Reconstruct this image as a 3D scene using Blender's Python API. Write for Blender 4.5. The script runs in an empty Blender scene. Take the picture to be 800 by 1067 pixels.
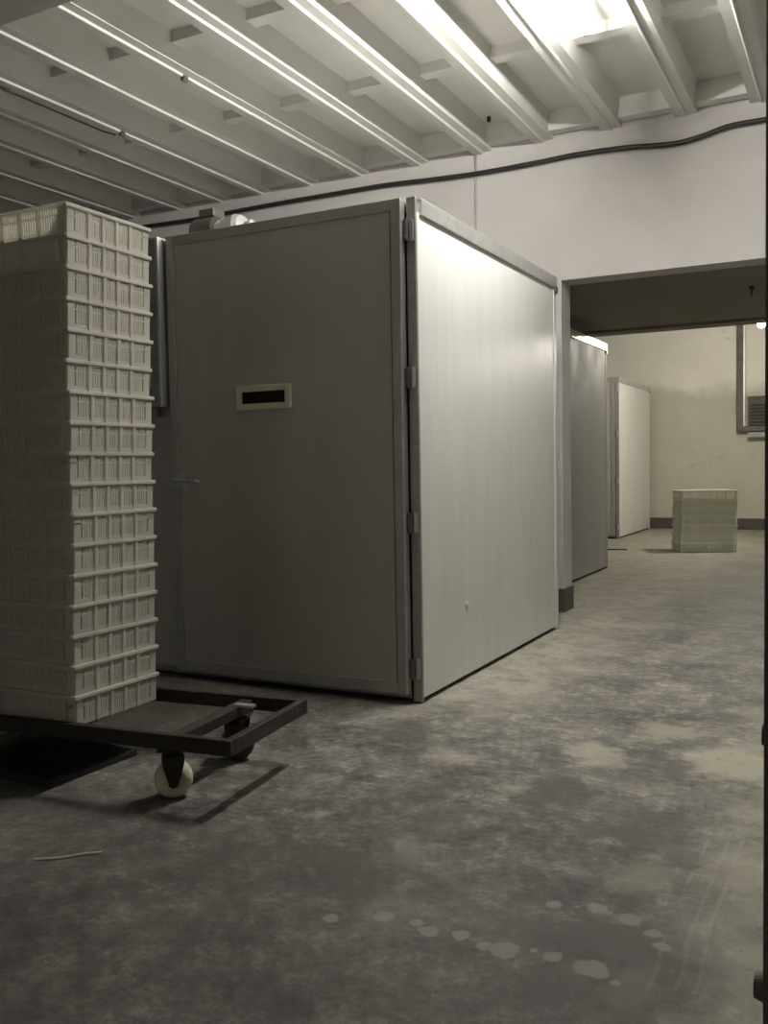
import bpy, bmesh, math, random
from mathutils import Vector, Matrix
random.seed(7)
S = bpy.context.scene
COL = S.collection
R = math.radians

# ------------------------------------------------------------------ materials
def new_mat(name):
    m = bpy.data.materials.new(name); m.use_nodes = True
    nt = m.node_tree
    return m, nt, nt.nodes['Principled BSDF']

def N(nt, t, **kw):
    n = nt.nodes.new(t)
    for k, v in kw.items():
        if k in n.inputs.keys(): n.inputs[k].default_value = v
        else: setattr(n, k, v)
    return n

def noise(nt, vec, scale, detail=5, rough=.55, dist=0.0):
    n = N(nt, 'ShaderNodeTexNoise')
    n.inputs['Scale'].default_value = scale; n.inputs['Detail'].default_value = detail
    n.inputs['Roughness'].default_value = rough; n.inputs['Distortion'].default_value = dist
    if vec is not None: nt.links.new(vec, n.inputs['Vector'])
    return n.outputs['Fac']

def ramp(nt, fac, pts):
    r = N(nt, 'ShaderNodeValToRGB'); e = r.color_ramp.elements
    while len(e) < len(pts): e.new(.5)
    for el, (p, c) in zip(e, pts):
        el.position = p; el.color = (c, c, c, 1) if not isinstance(c, tuple) else (*c, 1)
    nt.links.new(fac, r.inputs['Fac']); return r.outputs['Color']

def mix(nt, fac, a, b, mode='MIX'):
    m = N(nt, 'ShaderNodeMix'); m.data_type = 'RGBA'; m.blend_type = mode
    for i, v in ((0, fac), (6, a), (7, b)):
        if isinstance(v, (int, float)): m.inputs[i].default_value = v
        elif isinstance(v, tuple): m.inputs[i].default_value = (*v, 1)
        else: nt.links.new(v, m.inputs[i])
    return m.outputs[2]

def math_(nt, op, a, b=0.0, clamp=False):
    m = N(nt, 'ShaderNodeMath'); m.operation = op; m.use_clamp = clamp
    for i, v in ((0, a), (1, b)):
        if isinstance(v, (int, float)): m.inputs[i].default_value = v
        else: nt.links.new(v, m.inputs[i])
    return m.outputs[0]

def smooth(nt, val, lo, hi, a=0.0, b=1.0):
    m = N(nt, 'ShaderNodeMapRange'); m.interpolation_type = 'SMOOTHSTEP'
    nt.links.new(val, m.inputs[0])
    m.inputs[1].default_value = lo; m.inputs[2].default_value = hi
    m.inputs[3].default_value = a; m.inputs[4].default_value = b
    return m.outputs[0]

def pos(nt):
    g = N(nt, 'ShaderNodeNewGeometry'); s = N(nt, 'ShaderNodeSeparateXYZ')
    nt.links.new(g.outputs['Position'], s.inputs[0])
    return g.outputs['Position'], s.outputs[0], s.outputs[1], s.outputs[2]

def objcoord(nt):
    return N(nt, 'ShaderNodeTexCoord').outputs['Object']

def bump(nt, bsdf, h, strength, dist=.01):
    b = N(nt, 'ShaderNodeBump'); b.inputs['Strength'].default_value = strength
    b.inputs['Distance'].default_value = dist
    nt.links.new(h, b.inputs['Height']); nt.links.new(b.outputs[0], bsdf.inputs['Normal'])

def simple(name, col, rough=.5, metal=0.0, var=.12, scale=8, bumps=0.0):
    m, nt, b = new_mat(name)
    v = objcoord(nt)
    f = noise(nt, v, scale, 6, .6)
    lo = tuple(c * (1 - var) for c in col); hi = tuple(min(1, c * (1 + var)) for c in col)
    nt.links.new(ramp(nt, f, [(.3, lo), (.7, hi)]), b.inputs['Base Color'])
    b.inputs['Roughness'].default_value = rough; b.inputs['Metallic'].default_value = metal
    if bumps: bump(nt, b, noise(nt, v, scale * 6, 4), bumps, .004)
    return m

def plaster(name, col, dirty=False):
    m, nt, b = new_mat(name)
    p, x, y, z = pos(nt)
    f = noise(nt, p, 1.6, 7, .62)
    c = ramp(nt, f, [(.28, tuple(k * .90 for k in col)), (.6, col), (.8, tuple(min(1, k * 1.04) for k in col))])
    if dirty:   # old paint line: the lower part of the wall has a stained grey green coat
        w = math_(nt, 'ADD', z, math_(nt, 'MULTIPLY', math_(nt, 'SUBTRACT', noise(nt, p, 1.3, 7, .65), .5), .8))
        k = smooth(nt, w, 2.0, 2.28, 1, 0)
        c = mix(nt, math_(nt, 'MULTIPLY', k, .85), c, mix(nt, noise(nt, p, 2.2, 6), (.36, .36, .29), (.56, .55, .46)))
        s = smooth(nt, noise(nt, p, 3.7, 8, .7), .60, .72)
        c = mix(nt, math_(nt, 'MULTIPLY', s, .35), c, (.25, .24, .19))
    nt.links.new(c, b.inputs['Base Color'])
    b.inputs['Roughness'].default_value = .85
    b.inputs['Specular IOR Level'].default_value = .25
    bump(nt, b, noise(nt, p, 24, 5), .18, .006)
    return m

def panel(name, col, rough, streak=.08):
    m, nt, b = new_mat(name)
    v = objcoord(nt)
    mp = N(nt, 'ShaderNodeMapping'); mp.inputs['Scale'].default_value = (6, 6, .8)
    nt.links.new(v, mp.inputs[0])
    f = noise(nt, mp.outputs[0], 1.5, 6, .6)
    c = ramp(nt, f, [(.3, tuple(k * (1 - streak) for k in col)), (.65, col)])
    g = smooth(nt, noise(nt, v, 5.0, 8, .72), .62, .74)
    c = mix(nt, math_(nt, 'MULTIPLY', g, .22), c, tuple(k * .55 for k in col))
    nt.links.new(c, b.inputs['Base Color'])
    nt.links.new(smooth(nt, noise(nt, v, 3, 5), .3, .7, rough - .06, rough + .08), b.inputs['Roughness'])
    bump(nt, b, noise(nt, v, 2.2, 3), .05, .02)
    return m

def plastic(name, col, tr=.40):
    m, nt, b = new_mat(name)
    v = objcoord(nt)
    c = ramp(nt, noise(nt, v, 9, 5), [(.3, tuple(k * .9 for k in col)), (.7, col)])
    nt.links.new(c, b.inputs['Base Color'])
    b.inputs['Roughness'].default_value = .45
    t = N(nt, 'ShaderNodeBsdfTranslucent'); nt.links.new(c, t.inputs['Color'])
    mx = N(nt, 'ShaderNodeMixShader'); mx.inputs[0].default_value = tr
    nt.links.new(b.outputs[0], mx.inputs[1]); nt.links.new(t.outputs[0], mx.inputs[2])
    nt.links.new(mx.outputs[0], nt.nodes['Material Output'].inputs['Surface'])
    return m

def emission(name, col, strength):
    m, nt, b = new_mat(name)
    e = N(nt, 'ShaderNodeEmission'); e.inputs['Color'].default_value = (*col, 1)
    e.inputs['Strength'].default_value = strength
    nt.links.new(e.outputs[0], nt.nodes['Material Output'].inputs['Surface'])
    return m

def floor_mat():
    m, nt, b = new_mat('concrete_floor')
    p, x, y, z = pos(nt)
    f1 = noise(nt, p, 1.9, 12, .70, .0)
    f2 = noise(nt, p, 8.5, 12, .78, .0)
    f3 = noise(nt, p, 30, 8, .8)
    base = ramp(nt, f1, [(.41, (.055, .051, .046)), (.47, (.115, .107, .096)), (.53, (.18, .17, .15)), (.60, (.27, .255, .22))])
    c = mix(nt, .5, base, ramp(nt, f2, [(.40, (.025, .023, .021)), (.47, (.10, .094, .084)), (.53, (.18, .17, .15)), (.61, (.40, .38, .33))]))
    c = mix(nt, .5, c, ramp(nt, f3, [(.38, .14), (.62, .88)]), 'OVERLAY')
    wob = math_(nt, 'MULTIPLY', math_(nt, 'SUBTRACT', noise(nt, p, 2.4, 10, .72), .5), 1.7)
    brk = smooth(nt, noise(nt, p, 6, 9, .75), .36, .62)
    # dust trodden along the right hand way; paler band beside the big cabinet
    k = math_(nt, 'MULTIPLY', smooth(nt, math_(nt, 'ADD', x, math_(nt, 'MULTIPLY', wob, .6)), -.55, -.12), smooth(nt, brk, 0, 1, .55, 1))
    c = mix(nt, math_(nt, 'MULTIPLY', k, .7), c, (.37, .352, .285))
    xx = math_(nt, 'ADD', x, math_(nt, 'MULTIPLY', wob, .55))
    k2 = math_(nt, 'MULTIPLY', smooth(nt, xx, -1.55, -1.0, 1, 0), smooth(nt, math_(nt, 'ADD', y, wob), 3.3, 4.0))
    c = mix(nt, math_(nt, 'MULTIPLY', math_(nt, 'MULTIPLY', k2, smooth(nt, brk, 0, 1, .45, 1)), .75), c, (.41, .39, .32))
    k3 = smooth(nt, math_(nt, 'ADD', y, wob), 5.5, 9.0)
    c = mix(nt, math_(nt, 'MULTIPLY', k3, .35), c, (.30, .285, .24))
    # stains and worn patches
    wv = N(nt, 'ShaderNodeVectorMath'); wv.operation = 'SCALE'; wv.inputs['Scale'].default_value = .55
    wn = N(nt, 'ShaderNodeTexNoise'); wn.inputs['Scale'].default_value = 4.5; wn.inputs['Detail'].default_value = 9; wn.inputs['Roughness'].default_value = .7
    nt.links.new(p, wn.inputs['Vector']); nt.links.new(wn.outputs['Color'], wv.inputs[0])
    wq = N(nt, 'ShaderNodeVectorMath'); nt.links.new(p, wq.inputs[0]); nt.links.new(wv.outputs[0], wq.inputs[1])
    DK, CR, BR = (.075, .072, .064), (.42, .40, .31), (.10, .08, .066)
    for sx, sy, r, col, am in [(-.652, 3.204, .17, DK, .6), (-.546, 2.645, .14, DK, .65), (-.40, 3.33, .19, CR, .75), (-.852, 3.229, .14, CR, .6), (-1.573, 3.232, .17, DK, .6), (-.845, 2.825, .13, DK, .6),
                               (-2.75, 3.05, .36, BR, .55), (-1.034, 2.737, .09, CR, .45), (-1.197, 2.036, .13, DK, .6), (-.50, 1.88, .17, DK, .55), (-.665, 3.67, .15, CR, .5), (-1.14, 2.383, .13, DK, .5), (-1.3, 3.0, .12, CR, .35), (-.25, 2.5, .12, CR, .5), (-1.25, 2.6, .10, DK, .5), (-1.5, 1.9, .12, DK, .45)]:
        d = N(nt, 'ShaderNodeVectorMath'); d.operation = 'DISTANCE'
        nt.links.new(wq.outputs[0], d.inputs[0]); d.inputs[1].default_value = (sx + .275, sy + .275, .275)
        c = mix(nt, math_(nt, 'MULTIPLY', smooth(nt, d.outputs['Value'], r * .55, r * 1.35, 1, 0), am), c, col)
    # dark specks and scrapes
    sp = smooth(nt, noise(nt, p, 13, 10, .8), .34, .44, 1, 0)
    c = mix(nt, math_(nt, 'MULTIPLY', sp, .55), c, (.035, .033, .03))
    # yellowish worn patches
    s = smooth(nt, noise(nt, p, 1.7, 6, .6, .8), .57, .68)
    c = mix(nt, math_(nt, 'MULTIPLY', s, .45), c, (.31, .295, .225))
    # fainter wheel tracks near the right side
    for cx in (-.335, -.385, -.30):
        d = math_(nt, 'ABSOLUTE', math_(nt, 'SUBTRACT', math_(nt, 'ADD', x, math_(nt, 'MULTIPLY', math_(nt, 'SUBTRACT', noise(nt, p, 1.2, 3), .5), .08)), cx))
        tk = math_(nt, 'MULTIPLY', smooth(nt, d, .002, .007, 1, 0), smooth(nt, noise(nt, p, 6, 4), .4, .55))
        tk = math_(nt, 'MULTIPLY', tk, smooth(nt, y, 3.0, 2.5))
        c = mix(nt, math_(nt, 'MULTIPLY', tk, .35), c, (.40, .385, .33))
    # darker zone around the dried drops
    dz = math_(nt, 'MULTIPLY', smooth(nt, math_(nt, 'ADD', y, math_(nt, 'MULTIPLY', wob, .35)), 2.30, 2.02),
               smooth(nt, math_(nt, 'ADD', x, math_(nt, 'MULTIPLY', wob, .5)), -.18, -.42))
    c = mix(nt, math_(nt, 'MULTIPLY', dz, .42), c, (.065, .062, .057))
    # dried drops: pale rounded spots
    warp = N(nt, 'ShaderNodeVectorMath'); warp.operation = 'SCALE'
    nn = N(nt, 'ShaderNodeTexNoise'); nn.inputs['Scale'].default_value = 16; nt.links.new(p, nn.inputs['Vector'])
    nt.links.new(nn.outputs['Color'], warp.inputs[0]); warp.inputs['Scale'].default_value = .035
    wp = N(nt, 'ShaderNodeVectorMath'); nt.links.new(p, wp.inputs[0]); nt.links.new(warp.outputs[0], wp.inputs[1])
    tot = None
    for sx, sy, r in [(-.649, 2.082, .021), (-.555, 2.106, .024), (-.471, 2.083, .030), (-.41, 2.045, .024), (-.988, 1.851, .026),
                      (-.863, 1.838, .025), (-.793, 1.848, .022), (-.685, 1.835, .037), (-.579, 1.849, .021), (-.497, 1.845, .037),
                      (-.441, 1.815, .014), (-.625, 1.86, .010), (-.73, 1.83, .018), (-.905, 1.86, .020), (-.385, 1.99, .018), (-.60, 2.10, .010), (-.525, 2.095, .011), (-1.1, 1.79, .02)]:
        d = N(nt, 'ShaderNodeVectorMath'); d.operation = 'DISTANCE'
        nt.links.new(wp.outputs[0], d.inputs[0]); d.inputs[1].default_value = (sx + .0175, sy + .0175, .0175)
        k = smooth(nt, d.outputs['Value'], r * .8, r * 1.12, 1, 0)
        tot = k if tot is None else math_(nt, 'MAXIMUM', tot, k)
    c = mix(nt, math_(nt, 'MULTIPLY', tot, .6), c, (.32, .305, .275))
    nt.links.new(c, b.inputs['Base Color'])
    nt.links.new(smooth(nt, f2, .3, .7, .55, .8), b.inputs['Roughness'])
    b.inputs['Specular IOR Level'].default_value = .35
    bump(nt, b, math_(nt, 'ADD', f3, f2), .35, .006)
    return m

M = dict(
    floor=floor_mat(),
    wall=plaster('white_plaster', (.63, .605, .59)),
    wall_dim=plaster('bounce_plaster', (.46, .445, .41)),  # tone chosen for the light bounced off the unseen front wall
    wall_side=plaster('bounce_side_plaster', (.26, .25, .235)),  # darker, to cut the bounce from the unseen side walls
    wall_far=plaster('stained_plaster', (.78, .765, .70), True),
    ceiling=plaster('whitewashed_concrete', (.68, .67, .635)),
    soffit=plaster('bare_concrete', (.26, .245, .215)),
    skirt=simple('dark_skirting', (.09, .082, .068), .7),
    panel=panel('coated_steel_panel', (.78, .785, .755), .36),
    panel_grey_shade=panel('grey_shade_steel_panel', (.34, .34, .325), .6),  # grey parts; also the half hidden cabinet side, darkened for shade
    door=panel('door_shaded_panel', (.45, .44, .41), .42),  # door front darkened in colour to stand in for its shade
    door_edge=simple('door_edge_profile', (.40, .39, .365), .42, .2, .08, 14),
    alu=simple('aluminium_profile', (.62, .62, .60), .38, .75, .10, 14),
    alu_dark=simple('dull_aluminium', (.36, .355, .335), .45, .6, .12, 14),
    dark=simple('black_gap_rubber', (.02, .019, .017), .7),
    hinge=simple('hinge_steel', (.16, .155, .145), .45, .6),
    cream=simple('cream_plastic', (.66, .64, .52), .5),
    glass=simple('dark_glass', (.015, .014, .012), .15),
    red=simple('red_plastic', (.16, .03, .02), .45),
    crate=plastic('white_crate_plastic', (.88, .86, .79), .5),
    crate_far=plastic('pale_crate_plastic', (.86, .87, .75), .12),
    rust=simple('painted_rusty_steel', (.035, .028, .023), .6, .3, .3, 20, .2),
    board=simple('worn_brown_board', (.16, .125, .10), .8, 0, .25, 14, .2),
    wheel=simple('cream_nylon_wheel', (.62, .58, .43), .5, 0, .2, 30),
    wheel_dark=simple('dark_rubber_wheel', (.05, .045, .04), .7),
    mat_black=simple('black_rubber', (.018, .018, .018), .6),
    cable=simple('black_cable_sheath', (.022, .021, .02), .5),
    conduit=simple('grey_conduit', (.42, .41, .40), .6),
    motor=simple('motor_grey', (.09, .085, .075), .5, .3, .3, 20),
    white_pl=simple('milky_plastic', (.60, .59, .56), .45),
    jug=simple('grey_milky_plastic', (.30, .295, .28), .5),
    post=simple('dark_painted_steel', (.11, .10, .085), .6, 0, .25, 12, .2),
    straw=simple('pale_straw', (.62, .60, .52), .6),
    bulb=emission('lamp_glow', (1.0, .968, .91), 480.0),
    bulb_far=emission('far_lamp_glow', (1.0, .93, .80), 1500.0),
)

# ------------------------------------------------------------------ mesh helpers
class MB:
    def __init__(s): s.bm = bmesh.new()
    def box(s, x0, x1, y0, y1, z0, z1, mat=None):
        g = bmesh.ops.create_cube(s.bm, size=1)['verts']
        T = Matrix.Translation(((x0 + x1) / 2, (y0 + y1) / 2, (z0 + z1) / 2)) @ Matrix.Diagonal((abs(x1 - x0), abs(y1 - y0), abs(z1 - z0), 1))
        bmesh.ops.transform(s.bm, matrix=(mat @ T) if mat else T, verts=g); return s
    def cyl(s, a, b, r, r2=None, seg=20):
        a, b = Vector(a), Vector(b); d = b - a
        g = bmesh.ops.create_cone(s.bm, cap_ends=True, segments=seg, radius1=r, radius2=r if r2 is None else r2, depth=d.length)['verts']
        T = Matrix.Translation((a + b) / 2) @ d.to_track_quat('Z', 'Y').to_matrix().to_4x4()
        bmesh.ops.transform(s.bm, matrix=T, verts=g); return s
    def lathe(s, prof, mat=None, seg=28):
        rings = []
        for r, z in prof:
            rings.append([s.bm.verts.new((r * math.cos(2 * math.pi * i / seg), r * math.sin(2 * math.pi * i / seg), z)) for i in range(seg)])
        for a, b in zip(rings, rings[1:]):
            for i in range(seg): s.bm.faces.new((a[i], a[(i + 1) % seg], b[(i + 1) % seg], b[i]))
        s.bm.faces.new(rings[0][::-1]); s.bm.faces.new(rings[-1])
        if mat: bmesh.ops.transform(s.bm, matrix=mat, verts=[v for r in rings for v in r])
        return s
    def prism(s, pts, y0, y1, mat=None):          # profile in x,z swept along y
        a = [s.bm.verts.new((x, y0, z)) for x, z in pts]; b = [s.bm.verts.new((x, y1, z)) for x, z in pts]
        n = len(pts)
        for i in range(n): s.bm.faces.new((a[i], a[(i + 1) % n], b[(i + 1) % n], b[i]))
        s.bm.faces.new(a[::-1]); s.bm.faces.new(b)
        if mat: bmesh.ops.transform(s.bm, matrix=mat, verts=a + b)
        return s
    def tube(s, path, r, seg=10):
        pts = [Vector(p) for p in path]; rings = []; up = Vector((.3, .2, 1)).normalized()
        for i, p in enumerate(pts):
            d = (pts[min(i + 1, len(pts) - 1)] - pts[max(i - 1, 0)]).normalized()
            u = d.cross(up)
            if u.length < .05: u = d.cross(Vector((1, 0, 0)))
            u.normalize(); w = d.cross(u).normalized()
            rings.append([s.bm.verts.new(p + r * (math.cos(2 * math.pi * k / seg) * u + math.sin(2 * math.pi * k / seg) * w)) for k in range(seg)])
        for a, b in zip(rings, rings[1:]):
            for i in range(seg): s.bm.faces.new((a[i], a[(i + 1) % seg], b[(i + 1) % seg], b[i]))
        s.bm.faces.new(rings[0][::-1]); s.bm.faces.new(rings[-1]); return s
    def build(s, name, mat, parent=None, loc=(0, 0, 0), bevel=0, smooth_=False):
        bmesh.ops.recalc_face_normals(s.bm, faces=s.bm.faces)
        me = bpy.data.meshes.new(name); s.bm.to_mesh(me); s.bm.free()
        if smooth_:
            for p in me.polygons: p.use_smooth = True
        me.materials.append(mat)
        o = bpy.data.objects.new(name, me); COL.objects.link(o)
        o.location = loc
        if parent: o.parent = parent
        if bevel:
            b = o.modifiers.new('bevel', 'BEVEL'); b.width = bevel; b.segments = 2; b.limit_method = 'ANGLE'
        return o

def tag(o, label=None, cat=None, group=None, kind=None):
    for k, v in (('label', label), ('category', cat), ('group', group), ('kind', kind)):
        if v: o[k] = v
    return o

def thing(name, label, cat, loc=(0, 0, 0), rz=0, group=None):
    o = bpy.data.objects.new(name, None); COL.objects.link(o)
    o.empty_display_size = .1; o.location = loc; o.rotation_euler = (0, 0, rz)
    return tag(o, label, cat, group)

def kids(o): return [c for c in bpy.data.objects if c.parent == o]
def dup(o, parent=None):
    c = o.copy(); COL.objects.link(c)
    if parent: c.parent = parent
    for ch in kids(o): dup(ch, c)
    return c

def struct(name, mb, mat, bevel=0, parent=None):
    o = mb.build(name, mat, parent, bevel=bevel)
    if not parent: o['kind'] = 'structure'
    return o

def spline(pts, n=8):
    P = [Vector(p) for p in pts]; out = []
    for i in range(len(P) - 1):
        a, b, c, d = P[max(i - 1, 0)], P[i], P[i + 1], P[min(i + 2, len(P) - 1)]
        for k in range(n):
            t = k / n
            out.append(.5 * ((2 * b) + (c - a) * t + (2 * a - 5 * b + 4 * c - d) * t * t + (3 * b - a - 3 * c + d) * t ** 3))
    return out + [P[-1]]

# ------------------------------------------------------------------ the rooms
XL, XR, YF, YW, YB = -7.0, 1.9, -3.0, 6.289, 14.76
WT = .21
ZB, ZS = 3.275, 3.43              # underside of the ribs, underside of the slab
struct('floor', MB().box(XL - .2, XR + .2, YF - 6, YB + .2, -.12, 0), M['floor'])
OX0, OX1, OZ = -1.878, .9, 2.312    # opening into the rear room
w = MB().box(XL, OX0, YW, YW + WT, 0, ZS + .1).box(OX1, XR, YW, YW + WT, 0, ZS + .1).box(OX0, OX1, YW, YW + WT, OZ, ZS + .1)
struct('wall_back', w, M['wall'])
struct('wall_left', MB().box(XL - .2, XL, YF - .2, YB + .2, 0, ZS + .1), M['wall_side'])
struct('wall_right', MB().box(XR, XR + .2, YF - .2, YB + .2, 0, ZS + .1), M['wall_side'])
# unseen gateway added to the front wall behind the camera to let in fill light
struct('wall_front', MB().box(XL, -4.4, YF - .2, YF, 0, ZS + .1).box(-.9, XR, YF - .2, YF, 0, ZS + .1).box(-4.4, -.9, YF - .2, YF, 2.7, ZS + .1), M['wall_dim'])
struct('wall_far', MB().box(XL, XR, YB, YB + .2, 0, ZS + .1), M['wall_far'])
struct('baseboard_back', MB().box(XL, OX0 + .012, YW - .012, YW, 0, .165).box(OX0, OX0 + .012, YW, YW + WT, 0, .165), M['skirt'])
struct('baseboard_far', MB().box(XL, XR, YB - .012, YB, 0, .17), M['skirt'])
struct('ceiling', MB().box(XL, XR, YF, YW + WT, ZS, ZS + .15), M['ceiling'])
struct('ceiling_2', MB().box(XL, XR, 9.25, YB, 3.35, 3.5), M['ceiling'])
# lowered concrete ceiling behind the opening, closed by a painted edge beam
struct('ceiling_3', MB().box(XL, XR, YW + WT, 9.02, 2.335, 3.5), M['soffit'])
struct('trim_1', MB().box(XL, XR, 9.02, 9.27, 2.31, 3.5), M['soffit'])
# transverse girder near the camera that carries the ribs
struct('trim_2', MB().box(XL, XR, 2.55, 2.9, 3.0, ZS), M['ceiling'], bevel=.008)

# ribs of the ceiling channel slabs, with a mortar ridge along each joint
centres = [1.28, .81, .345, -.12, -.59, -1.045, -1.525, -2.0, -2.45, -2.945, -3.44, -3.895, -4.355, -4.77, -5.22, -5.72, -6.2, -6.66]
for i, cx in enumerate(centres):
    h = .068
    pr = [(cx - h - .016, ZS), (cx - h, ZB), (cx - .012, ZB), (cx - .003, ZB - .008), (cx + .004, ZB - .007), (cx + .010, ZB + .004), (cx + h, ZB + .004), (cx + h + .016, ZS)]
    b = MB().prism(pr, 2.9, YW).build('ceiling_beam', M['ceiling'])
    b['kind'] = 'structure'
    nx = centres[i - 1] if i else XR + .07
    for yc, zz in ((3.04, .06), (4.07, .06), (5.12, .06), (6.215, .13)):
        r = MB().prism([(cx + h + .006, ZS - zz), (nx - h - .006, ZS - zz), (nx - h - .02 + .02, ZS), (cx + h, ZS)], yc - .045, min(yc + .045, YW))
        r.build('cross_rib', M['ceiling'], b)

# ------------------------------------------------------------------ incubator cabinets
def cabinet(name, label, X, Y, W, D=2.03, H=2.205, detail=True, side='panel', rz=0):
    """local origin: front right corner on the floor; body runs to -x (width) and +y (depth)"""
    t = thing(name, label, 'incubator cabinet', (X, Y, 0))
    # body: insulated panels
    b = MB().box(-W + .03, -.012, .05, D - .012, .035, H - .05); b.build('core_panel', M['dark'], t)
    sp = MB().box(-.03, 0, .022, D - .05, .022, H - .06).build('side_panel', M[side], t, bevel=.002)
    MB().box(-W, -W + .03, .085, D - .05, .022, H - .06).build('side_panel', M[side], t)
    MB().box(-W + .05, -.05, D - .03, D, .022, H - .06).build('back_panel', M['panel_grey_shade'], t)
    MB().box(-W + .02, -.02, .02, D - .02, H - .05, H - .02).build('roof_panel', M['panel'], t)
    MB().box(-W + .04, -.025, .03, D - .03, 0, .024).build('plinth', M['dark'], t)
    # aluminium edge profiles
    MB().box(-.041, .003, .0, .022, .006, H).build('corner_post', M['alu_dark'], t, bevel=.004)
    MB().box(-W - .004, -W + .055, .0, .07, .006, H).build('corner_post', M['alu_dark'], t, bevel=.006)
    MB().box(-.04, .003, D - .05, D + .003, .006, H - .0).build('corner_post', M[side], t, bevel=.004)
    MB().box(-.05, .010, .05, D + .004, H - .072, H + .002).build('top_trim', M['alu'], t, bevel=.004)
    MB().box(-.02, .013, D - .045, D + .006, H - .10, H - .06).build('corner_bracket', M['hinge'], t)
    MB().box(-W, -.05, -.002, .05, H - .055, H).build('top_trim', M['alu_dark'], t, bevel=.004)
    MB().box(-W, -.05, .004, .05, .018, .055).build('bottom_trim', M['alu_dark'], t, bevel=.004)
    # left front panel beside the door
    dl = -1.335
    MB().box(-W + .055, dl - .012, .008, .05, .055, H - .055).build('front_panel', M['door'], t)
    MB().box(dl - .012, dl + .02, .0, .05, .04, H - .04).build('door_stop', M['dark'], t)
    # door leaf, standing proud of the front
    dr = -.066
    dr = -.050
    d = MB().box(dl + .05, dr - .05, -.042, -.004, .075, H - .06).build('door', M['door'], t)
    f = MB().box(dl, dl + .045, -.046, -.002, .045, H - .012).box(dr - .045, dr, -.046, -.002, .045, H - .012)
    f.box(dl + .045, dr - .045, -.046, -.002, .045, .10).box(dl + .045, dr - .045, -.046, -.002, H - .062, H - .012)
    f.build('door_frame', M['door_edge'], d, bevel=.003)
    MB().box(dr - .004, dr + .004, -.048, -.002, .045, H - .012).build('edge_strip', M['alu'], d, bevel=.002)
    wn = MB()
    wx0, wx1, wz0, wz1 = -.925, -.62, 1.325, 1.437
    wn.box(wx0, wx0 + .03, -.055, -.040, wz0, wz1).box(wx1 - .03, wx1, -.055, -.040, wz0, wz1)
    wn.box(wx0 + .03, wx1 - .03, -.055, -.040, wz0, wz0 + .028).box(wx0 + .03, wx1 - .03, -.055, -.040, wz1 - .028, wz1)
    wn.build('window_frame', M['cream'], d, bevel=.003)
    MB().box(wx0 + .028, wx1 - .028, -.046, -.040, wz0 + .026, wz1 - .026).build('window_pane', M['glass'], d)
    hd = MB().box(dl + .005, dl + .085, -.058, -.044, .955, 1.035)
    hd.tube(spline([(dl + .04, -.056, .998), (dl + .045, -.084, .998), (dl + .065, -.094, .998), (dl + .175, -.094, .992), (dl + .20, -.088, .988)], 5), .011)
    hd.build('handle', M['alu'], d, bevel=.002)
    for z in (2.06, 1.43, .80, .155):
        hb = MB().cyl((-.034, -.018, z - .045), (-.034, -.018, z + .045), .010).box(-.046, -.034, -.026, -.001, z - .04, z + .04)
        h = hb.build('hinge', M['hinge'], t)
        MB().box(-.026, -.004, -.008, .002, z - .045, z + .045).build('hinge_plate', M['alu'], h, bevel=.003)
    return t

cab = cabinet('incubator_cabinet', 'tall white steel incubator cabinet with shade-toned front behind the crate trolley, the nearest one', -1.724, 3.62, 2.55)
# details only the near cabinet shows
cb = MB().box(-1.85, -1.362, -.082, -.004 + .012, 1.36, 2.19).build('control_box', M['alu_dark'], cab, bevel=.006)
MB().box(-1.80, -1.42, -.088, -.081, 1.45, 2.10).build('control_panel', M['panel_grey_shade'], cb)
MB().box(-1.364, -1.356, -.080, .0, 1.36, 2.19).build('box_flange', M['alu'], cb, bevel=.002)
MB().cyl((-1.405, -.045, 1.315), (-1.405, -.045, 1.36), .012).build('red_gland', M['red'], cb)['label'] = 'small red cable gland'
MB().cyl((-.001, .53, .366), (.006, .53, .366), .014).build('screw_cap', M['white_pl'], cab)
cab2 = cabinet('incubator_cabinet', 'steel incubator cabinet with shade-toned side, half hidden behind the white wall corner', -2.262, 7.045, 2.4, side='panel_grey_shade')  # same model; side toned dark to stand for its shade
cab3 = cabinet('incubator_cabinet', 'cream lit incubator cabinet in the far corner of the rear room', -2.985, 12.62, 2.4, D=2.02)

# fan motor and white jug on the near cabinet roof
t = thing('fan_motor', 'small grey fan motor on top of the near incubator cabinet', 'motor', (-3.14, 4.05, 2.207))
MB().box(-.12, .12, -.09, .09, 0, .03).build('base_plate', M['motor'], t)
MB().lathe([(.0001, -.11), (.06, -.11), (.085, -.09), (.085, .05), (.07, .075), (.0001, .078)], Matrix.Translation((0, 0, .115)) @ Matrix.Rotation(R(90), 4, 'Y')).build('motor_body', M['motor'], t)
MB().box(-.05, .05, -.05, .05, .19, .235).build('terminal_box', M['motor'], t, bevel=.006)
MB().cyl((.07, -.02, .115), (.13, -.02, .115), .055, .04).build('end_cap', M['alu'], t)
j = thing('plastic_jug', 'milky white plastic jug lying beside the motor on the cabinet roof', 'jug', (-2.945, 4.02, 2.207))
MB().lathe([(.0001, -.07), (.075, -.07), (.09, -.06), (.09, .02), (.075, .045), (.03, .06), (.03, .07), (.0001, .07)], Matrix.Translation((0, 0, .0905)) @ Matrix.Rotation(R(78), 4, 'Y')).build('jug_body', M['jug'], j, smooth_=False)
MB().lathe([(.0001, 0), (.034, 0), (.034, .03), (.0001, .03)], Matrix.Translation((0, 0, .0905)) @ Matrix.Rotation(R(78), 4, 'Y') @ Matrix.Translation((0, 0, .068))).build('cap', M['jug'], j)

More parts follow.
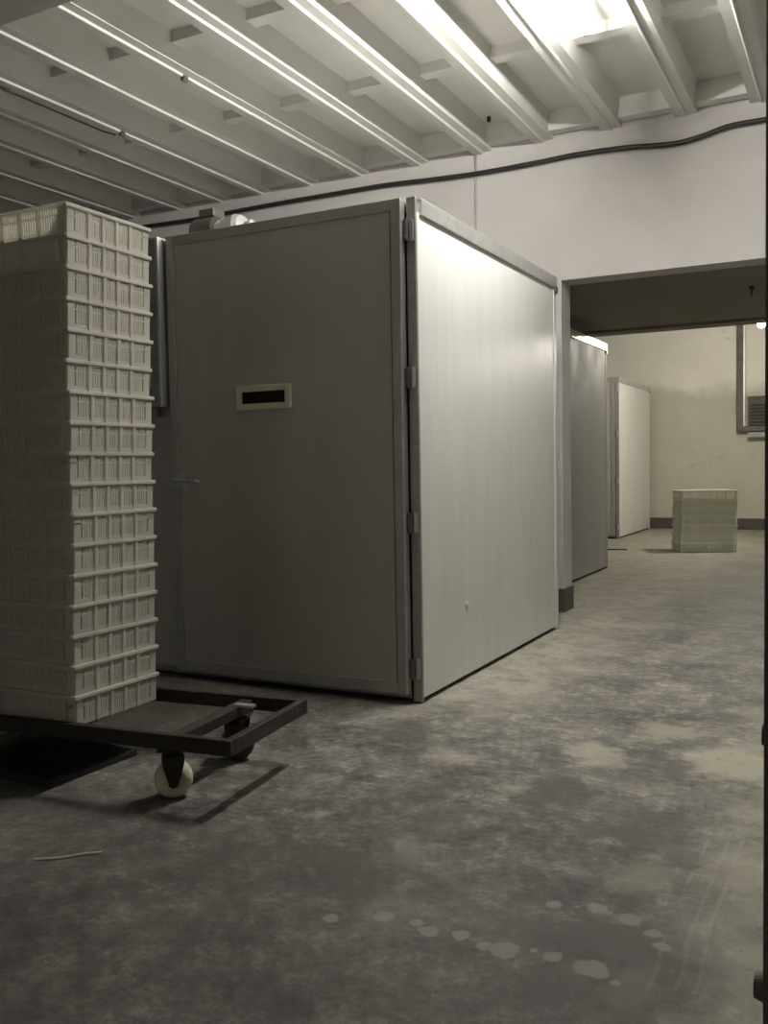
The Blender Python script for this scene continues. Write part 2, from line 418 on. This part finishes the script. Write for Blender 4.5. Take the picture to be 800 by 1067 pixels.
# ------------------------------------------------------------------ crates
CW, CD, CH, PITCH = .60, .405, .1004, .1010
def crate_wall(length, panels, bars):
    """lattice wall in local x (length), y thickness, z height"""
    m = MB(); L = length / 2; t = .004
    m.box(-L, L, -t / 2, t / 2, .0, .015).box(-L, L, -t / 2, t / 2, .061, .067).box(-L, L, -t / 2, t / 2, .083, .0945)
    cor = .030
    m.box(-L, -L + cor, -t / 2, t / 2, .015, .083).box(L - cor, L, -t / 2, t / 2, .015, .083)
    pw = (length - 2 * cor) / panels
    for p in range(panels):
        x0 = -L + cor + p * pw
        if p: m.box(x0 - .006, x0 + .006, -.0055, .0045, 0, .09)
        for k in range(1, bars):
            x = x0 + pw * k / bars
            m.box(x - .0039, x + .0039, -t / 2, t / 2, .015, .061).box(x - .0039, x + .0039, -t / 2, t / 2, .067, .083)
    return m
def make_crate():
    c = thing('plastic_crate', 'x', 'crate')
    base = MB().box(-CW / 2 + .007, CW / 2 - .007, -CD / 2 + .007, CD / 2 - .007, 0, .004)
    for k in range(9):
        x = -CW / 2 + .03 + k * (CW - .06) / 8
        base.box(x - .003, x + .003, -CD / 2 + .014, CD / 2 - .014, .004, .009)
    base.build('base', M['crate'], c)
    tilt = math.atan(.005 / CH)
    for rz, ln, off, pn, br in ((0, CW - .012, CD / 2, 6, 8), (math.pi, CW - .012, CD / 2, 6, 8), (math.pi / 2, CD - .012, CW / 2, 5, 6), (-math.pi / 2, CD - .012, CW / 2, 5, 6)):
        T = Matrix.Rotation(rz, 4, 'Z') @ Matrix.Translation((0, -off + .008, 0)) @ Matrix.Rotation(tilt, 4, 'X')
        m = crate_wall(ln - .008, pn, br); bmesh.ops.transform(m.bm, matrix=T, verts=m.bm.verts)
        m.build('side_wall', M['crate'], c)
    rim = MB()
    for sx in (-1, 1):
        rim.box(sx * CW / 2 - sx * .010, sx * CW / 2 + sx * .004, -CD / 2, CD / 2, CH - .009, CH)
        rim.box(sx * (CW / 2 - .004), sx * (CW / 2 + .004), -CD / 2, CD / 2, CH - .013, CH - .006)
    for sy in (-1, 1):
        rim.box(-CW / 2, CW / 2, sy * CD / 2 - sy * .010, sy * CD / 2 + sy * .004, CH - .009, CH)
    for sx in (-1, 1):
        for sy in (-1, 1):     # rounded corner posts
            rim.cyl((sx * (CW / 2 - .020), sy * (CD / 2 - .020), .002), (sx * (CW / 2 - .013), sy * (CD / 2 - .013), CH - .004), .012, .013, 12)
    rim.build('rim', M['crate'], c, bevel=.0015)
    return c
proto = make_crate()
ORD = ['second', 'third', 'fourth', 'fifth', 'sixth', 'seventh', 'eighth', 'ninth', 'tenth', 'eleventh', 'twelfth', 'thirteenth', 'fourteenth', 'fifteenth', 'sixteenth']
TZ = .206
NC = 17
for i in range(NC):
    o = proto if i == 0 else dup(proto)
    o.location = (-2.303 - CW / 2 + random.uniform(-.004, .004), 2.394 + (i - 6) * .0014 + random.uniform(-.004, .004), TZ + i * PITCH)
    o.rotation_euler.z = R(random.uniform(-.5, .5))
    k = NC - 1 - i
    o['group'] = 'white crates stacked on the trolley'
    o['label'] = ('topmost open white slatted crate of the tall trolley stack' if k == 0 else
                  'bottom white slatted crate of the tall stack, resting on the trolley deck' if i == 0 else
                  'white slatted plastic crate, %s from the top of the tall trolley stack' % ORD[k - 1])
NF = 7
far_mesh = {}
for i in range(NF):
    o = dup(proto)
    o.location = (-1.665 + random.uniform(-.006, .006), 11.21 + random.uniform(-.006, .006), .003 + i * PITCH)
    o.rotation_euler.z = R(24 + random.uniform(-.8, .8))
    o.scale = (1.06, 1.0, 1.0)
    k = NF - 1 - i
    for ch in kids(o):
        if ch.data.name not in far_mesh:
            d = ch.data.copy(); d.materials[0] = M['crate_far']; far_mesh[ch.data.name] = d
        ch.data = far_mesh[ch.data.name]
    o['group'] = 'pale crates on the rear room floor'
    o['label'] = ('topmost pale crate of the short stack on the rear room floor' if k == 0 else
                  'bottom pale crate of the short stack, on the rear room floor' if i == 0 else
                  'pale plastic crate, %s from the top of the short rear room stack' % ORD[k - 1])

# ------------------------------------------------------------------ trolley
TR = R(6.3)
tr = thing('platform_trolley', 'low dark steel platform trolley carrying the tall crate stack', 'trolley', (-1.705, 2.222, 0), TR)
L_, W_ = 1.34, .535
z0, z1 = .172, .222
MB().box(-L_, 0, 0, .028, z0, z1).build('frame_rail', M['rust'], tr, bevel=.003)
MB().box(-L_, 0, W_ - .028, W_, z0, z1).build('frame_rail', M['rust'], tr, bevel=.003)
MB().box(-.028, 0, .028, W_ - .028, z0, z1).build('end_rail', M['rust'], tr, bevel=.003)
MB().box(-L_, -L_ + .028, .028, W_ - .028, z0, z1).build('end_rail', M['rust'], tr, bevel=.003)
MB().box(-.255, -.205, .028, W_ - .028, z0, z1 - .012).build('cross_bar', M['rust'], tr, bevel=.003)
MB().box(-L_ + .028, -.625, .028, W_ - .028, .188, .2045).build('deck', M['board'], tr)
MB().box(-.225, -.15, .40, .43, z1 - .012, z1 - .004).build('bolt_plate', M['alu'], tr)
def caster(x, y, rz, wm='wheel'):
    T = Matrix.Translation((x, y, 0)) @ Matrix.Rotation(rz, 4, 'Z')
    c = MB()
    c.box(-.05, .05, -.045, .045, .160, .172, T).cyl(T @ Vector((0, 0, .145)), T @ Vector((0, 0, .162)), .034)
    for s_ in (-1, 1):
        c.prism([(-.014, .05), (.0, .042), (.014, .05), (.034, .12), (.036, .148), (-.036, .148), (-.034, .12)], s_ * .045 - .003, s_ * .045 + .003, T)
    c.box(-.022, .022, -.048, .048, .135, .148, T).cyl(T @ Vector((0, -.052, .062)), T @ Vector((0, .052, .062)), .008)
    f = c.build('caster', M['rust'], tr)
    w = MB().lathe([(.012, -.036), (.040, -.036), (.056, -.024), (.0615, -.008), (.0615, .008), (.056, .024), (.040, .036), (.012, .036)], T @ Matrix.Translation((0, 0, .0615)) @ Matrix.Rotation(R(90), 4, 'X'))
    w.build('wheel', M[wm], f, smooth_=True)
caster(-.25, .062, R(35)); caster(-.25, W_ - .07, R(15), 'wheel_dark'); caster(-L_ + .10, .062, R(20)); caster(-L_ + .10, W_ - .07, R(-10))

# black ribbed tray on the floor under the trolley
m = thing('rubber_mat', 'thick black ribbed mat lying on the floor under the trolley', 'mat', (-2.385, 2.135, 0), R(-2))
MB().box(-.46, 0, 0, .40, .0, .026).build('slab', M['mat_black'], m, bevel=.004)
rb = MB()
for k in range(15): rb.box(-.455, -.005, .012 + k * .0255, .026 + k * .0255, .026, .031)
rb.build('ribs', M['mat_black'], m)

# ------------------------------------------------------------------ wires and small fittings
cp = [(-5.6, 6.262, 3.17), (-5.0, 6.262, 3.155), (-4.604, 6.262, 3.163), (-4.087, 6.262, 3.165), (-3.6, 6.262, 3.163), (-3.226, 6.262, 3.160), (-2.83, 6.262, 3.141), (-2.454, 6.262, 3.128), (-2.028, 6.262, 3.132),
      (-1.758, 6.262, 3.139), (-1.435, 6.262, 3.128), (-1.127, 6.262, 3.10), (-.949, 6.262, 3.116), (-.776, 6.262, 3.150), (-.552, 6.262, 3.152), (-.2, 6.262, 3.16), (.5, 6.262, 3.15)]
tag(MB().tube(spline(cp), .017).build('power_cable', M['cable'], smooth_=True), 'thick black cable drooping along the top of the white back wall', 'cable')
tag(MB().tube([(-2.498, 6.279, 3.27), (-2.499, 6.279, 3.1), (-2.503, 6.279, 2.3), (-2.503, 6.279, 2.0)], .0085).build('wall_conduit', M['conduit'], smooth_=True),
    'thin grey vertical conduit on the back wall above the incubator cabinet', 'conduit')
tag(MB().cyl((-2.31, 6.06, 3.40), (-2.31, 6.06, 3.43), .014).box(-2.313, -2.307, 6.057, 6.063, 3.39, 3.40).build('ceiling_hook', M['cable']), 'small dark hook stub in the ceiling slab near the back wall', 'hook')
for nm, lx, ly, lb in (('cable_clip', -3.44, 4.22, 'small clip under the ceiling rib above the incubator door'), ('cable_clip', -4.355, 4.69, 'small dark clip under the ceiling rib above the tall crate stack')):
    tag(MB().box(lx - .012, lx + .014, ly - .018, ly + .018, ZB - .020, ZB + .003).cyl((lx, ly - .02, ZB - .022), (lx, ly + .02, ZB - .022), .010).build(nm, M['hinge']), lb, 'clip')
tag(MB().tube([(-4.43, 2.95, 3.262), (-4.43, 3.8, 3.262), (-4.425, 4.6, 3.262), (-4.41, 4.69, 3.266)], .006).build('ceiling_wire', M['cable'], smooth_=True), 'dark wire running under a ceiling rib above the crate stack', 'wire')
tag(MB().cyl((-.762, 7.4, 2.335), (-.762, 7.4, 2.315), .02).cyl((-.762, 7.4, 2.318), (-.762, 7.4, 2.27), .007).build('ceiling_hook', M['cable']), 'dark hook hanging from the low concrete ceiling behind the opening', 'hook')

# far wall: dark drop pipe with an elbow, fan box and ledge
t = thing('drop_pipe', 'dark square pipe dropping down the far wall and turning right', 'pipe', (-1.665, 14.68, 0))
MB().box(-.045, .045, -.05, .05, 1.47, 3.35).build('vertical_run', M['post'], t, bevel=.01)
MB().box(.045, 1.1, -.05, .05, 1.47, 1.55).build('horizontal_run', M['post'], t, bevel=.01)
MB().box(.045, .065, -.03, .05, 1.55, 3.3).build('edge_strip', M['alu'], t)
t = thing('fan_box', 'dark louvred fan box on the far wall beside the drop pipe', 'fan', (-1.1, 14.62, 1.56))
MB().box(-.45, .25, -.02, .139, 0, .40).build('housing', M['skirt'], t, bevel=.008)
lv = MB()
for k in range(6): lv.box(-.42, .22, -.034, -.02, .03 + k * .05, .055 + k * .05)
lv.build('louvre', M['dark'], t)
MB().box(-.46, .26, -.03, .139, .40, .425).build('hood', M['skirt'], t)
tag(MB().box(-1.55, -.85, 14.60, 14.76, 1.38, 1.455).build('wall_ledge', M['panel_grey_shade'], bevel=.006), 'pale grey ledge on the far wall below the fan box', 'ledge')

# small litter on the floor
tag(MB().box(-.13, .13, -.018, .018, 0, .014).build('wood_strip', M['skirt'], loc=(-2.64, 11.0, 0)), 'thin dark strip lying on the floor before the far cabinet', 'strip').rotation_euler.z = R(17)
tag(MB().tube(spline([(-1.985, 1.715, .004), (-1.93, 1.752, .004), (-1.885, 1.80, .005), (-1.85, 1.828, .004)], 4), .0026).build('drinking_straw', M['straw']), 'thin pale straw lying on the dark floor before the trolley', 'straw')

# dark steel post at the right edge, close to the camera
t = thing('steel_post', 'dark steel post at the right edge close to the camera', 'post', (-.064, 1.3, 0))
MB().box(-.049, .049, -.05, .05, 0, ZS).build('shaft', M['post'], t, bevel=.003)
MB().box(-.08, .08, -.08, .08, 0, .012).build('foot_plate', M['post'], t)
MB().cyl((-.049, -.02, .352), (-.062, -.02, .352), .02, .016).build('bolt', M['post'], t)
MB().cyl((-.049, 0, .685), (-.055, 0, .685), .014).build('bolt', M['post'], t)

# ------------------------------------------------------------------ lamps
def lamp(label, loc, zc, mat, r):
    t = thing('ceiling_lamp', label, 'lamp', loc)
    x, y, z = 0, 0, 0
    MB().cyl((0, 0, zc - loc[2]), (0, 0, zc - loc[2] - .02), .05).build('ceiling_rose', M['white_pl'], t)
    if zc - loc[2] > .16: MB().cyl((0, 0, .09), (0, 0, zc - loc[2] - .02), .005, None, 8).build('cord', M['white_pl'], t)
    MB().lathe([(.0001, .055), (.02, .055), (.024, .07), (.022, .115), (.0001, .118)]).build('lamp_holder', M['white_pl'], t)
    MB().lathe([(.0001, -r * 1.05), (r * .5, -r * .92), (r * .87, -r * .5), (r, 0), (r * .87, r * .5), (.022, .05), (.018, .058), (.0001, .058)], None, 16).build('bulb', mat, t, smooth_=True)
    return t
t = thing('tube_lamp', 'glowing fluorescent tube under the ceiling ribs above the near incubator cabinet', 'lamp', (-1.255, 4.06, 3.20))
MB().box(-.025, .025, -.63, .63, ZS - 3.20 - .03, ZS - 3.20).build('batten', M['white_pl'], t, bevel=.004)
for s_ in (-1, 1): MB().box(-.016, .016, s_ * .60 - .012, s_ * .60 + .012, -.02, .02).box(-.008, .008, s_ * .60 - .006, s_ * .60 + .006, .02, ZS - 3.20 - .03).build('lamp_holder', M['white_pl'], t)
MB().cyl((0, -.588, 0), (0, .588, 0), .0145, None, 12).build('tube', M['bulb'], t, smooth_=True)
lamp('glowing bulb hanging in the rear room above the short crate stack', (-1.065, 11.4, 2.60), 3.35, M['bulb_far'], .045)

# ------------------------------------------------------------------ world, camera, colour
wd = bpy.data.worlds.new('gateway_fill'); S.world = wd; wd.use_nodes = True  # even world light added as soft fill through the gateway
wd.node_tree.nodes['Background'].inputs[0].default_value = (1.0, .965, .89, 1)
wd.node_tree.nodes['Background'].inputs[1].default_value = .36

ax = Matrix(((0.88612849, 0.00797226, -0.46337106), (0.46312407, -0.05212452, 0.88475936), (-0.01709947, -0.99860877, -0.04988117)))
# columns: camera right, down, forward expressed in world axes
right = Vector((ax[0][0], ax[1][0], ax[2][0])); down = Vector((ax[0][1], ax[1][1], ax[2][1])); fwd = Vector((ax[0][2], ax[1][2], ax[2][2]))
cam = bpy.data.cameras.new('camera'); co = bpy.data.objects.new('camera', cam); COL.objects.link(co)
up = -down; bk = -fwd
co.matrix_world = Matrix(((right.x, up.x, bk.x, 0), (right.y, up.y, bk.y, 0), (right.z, up.z, bk.z, 1.05), (0, 0, 0, 1)))
cam.sensor_fit = 'VERTICAL'; cam.sensor_height = 24; cam.sensor_width = 18
cam.lens = 24 * 959.03 / 1067
cam.clip_start = .05
S.camera = co
S.view_settings.view_transform = 'Standard'; S.view_settings.look = 'None'
S.view_settings.gamma = 1; S.view_settings.use_curve_mapping = False
S.view_settings.exposure = 0.42
S.cycles.use_denoising = True
S.cycles.max_bounces = 10; S.cycles.diffuse_bounces = 8
S.cycles.sample_clamp_indirect = 6
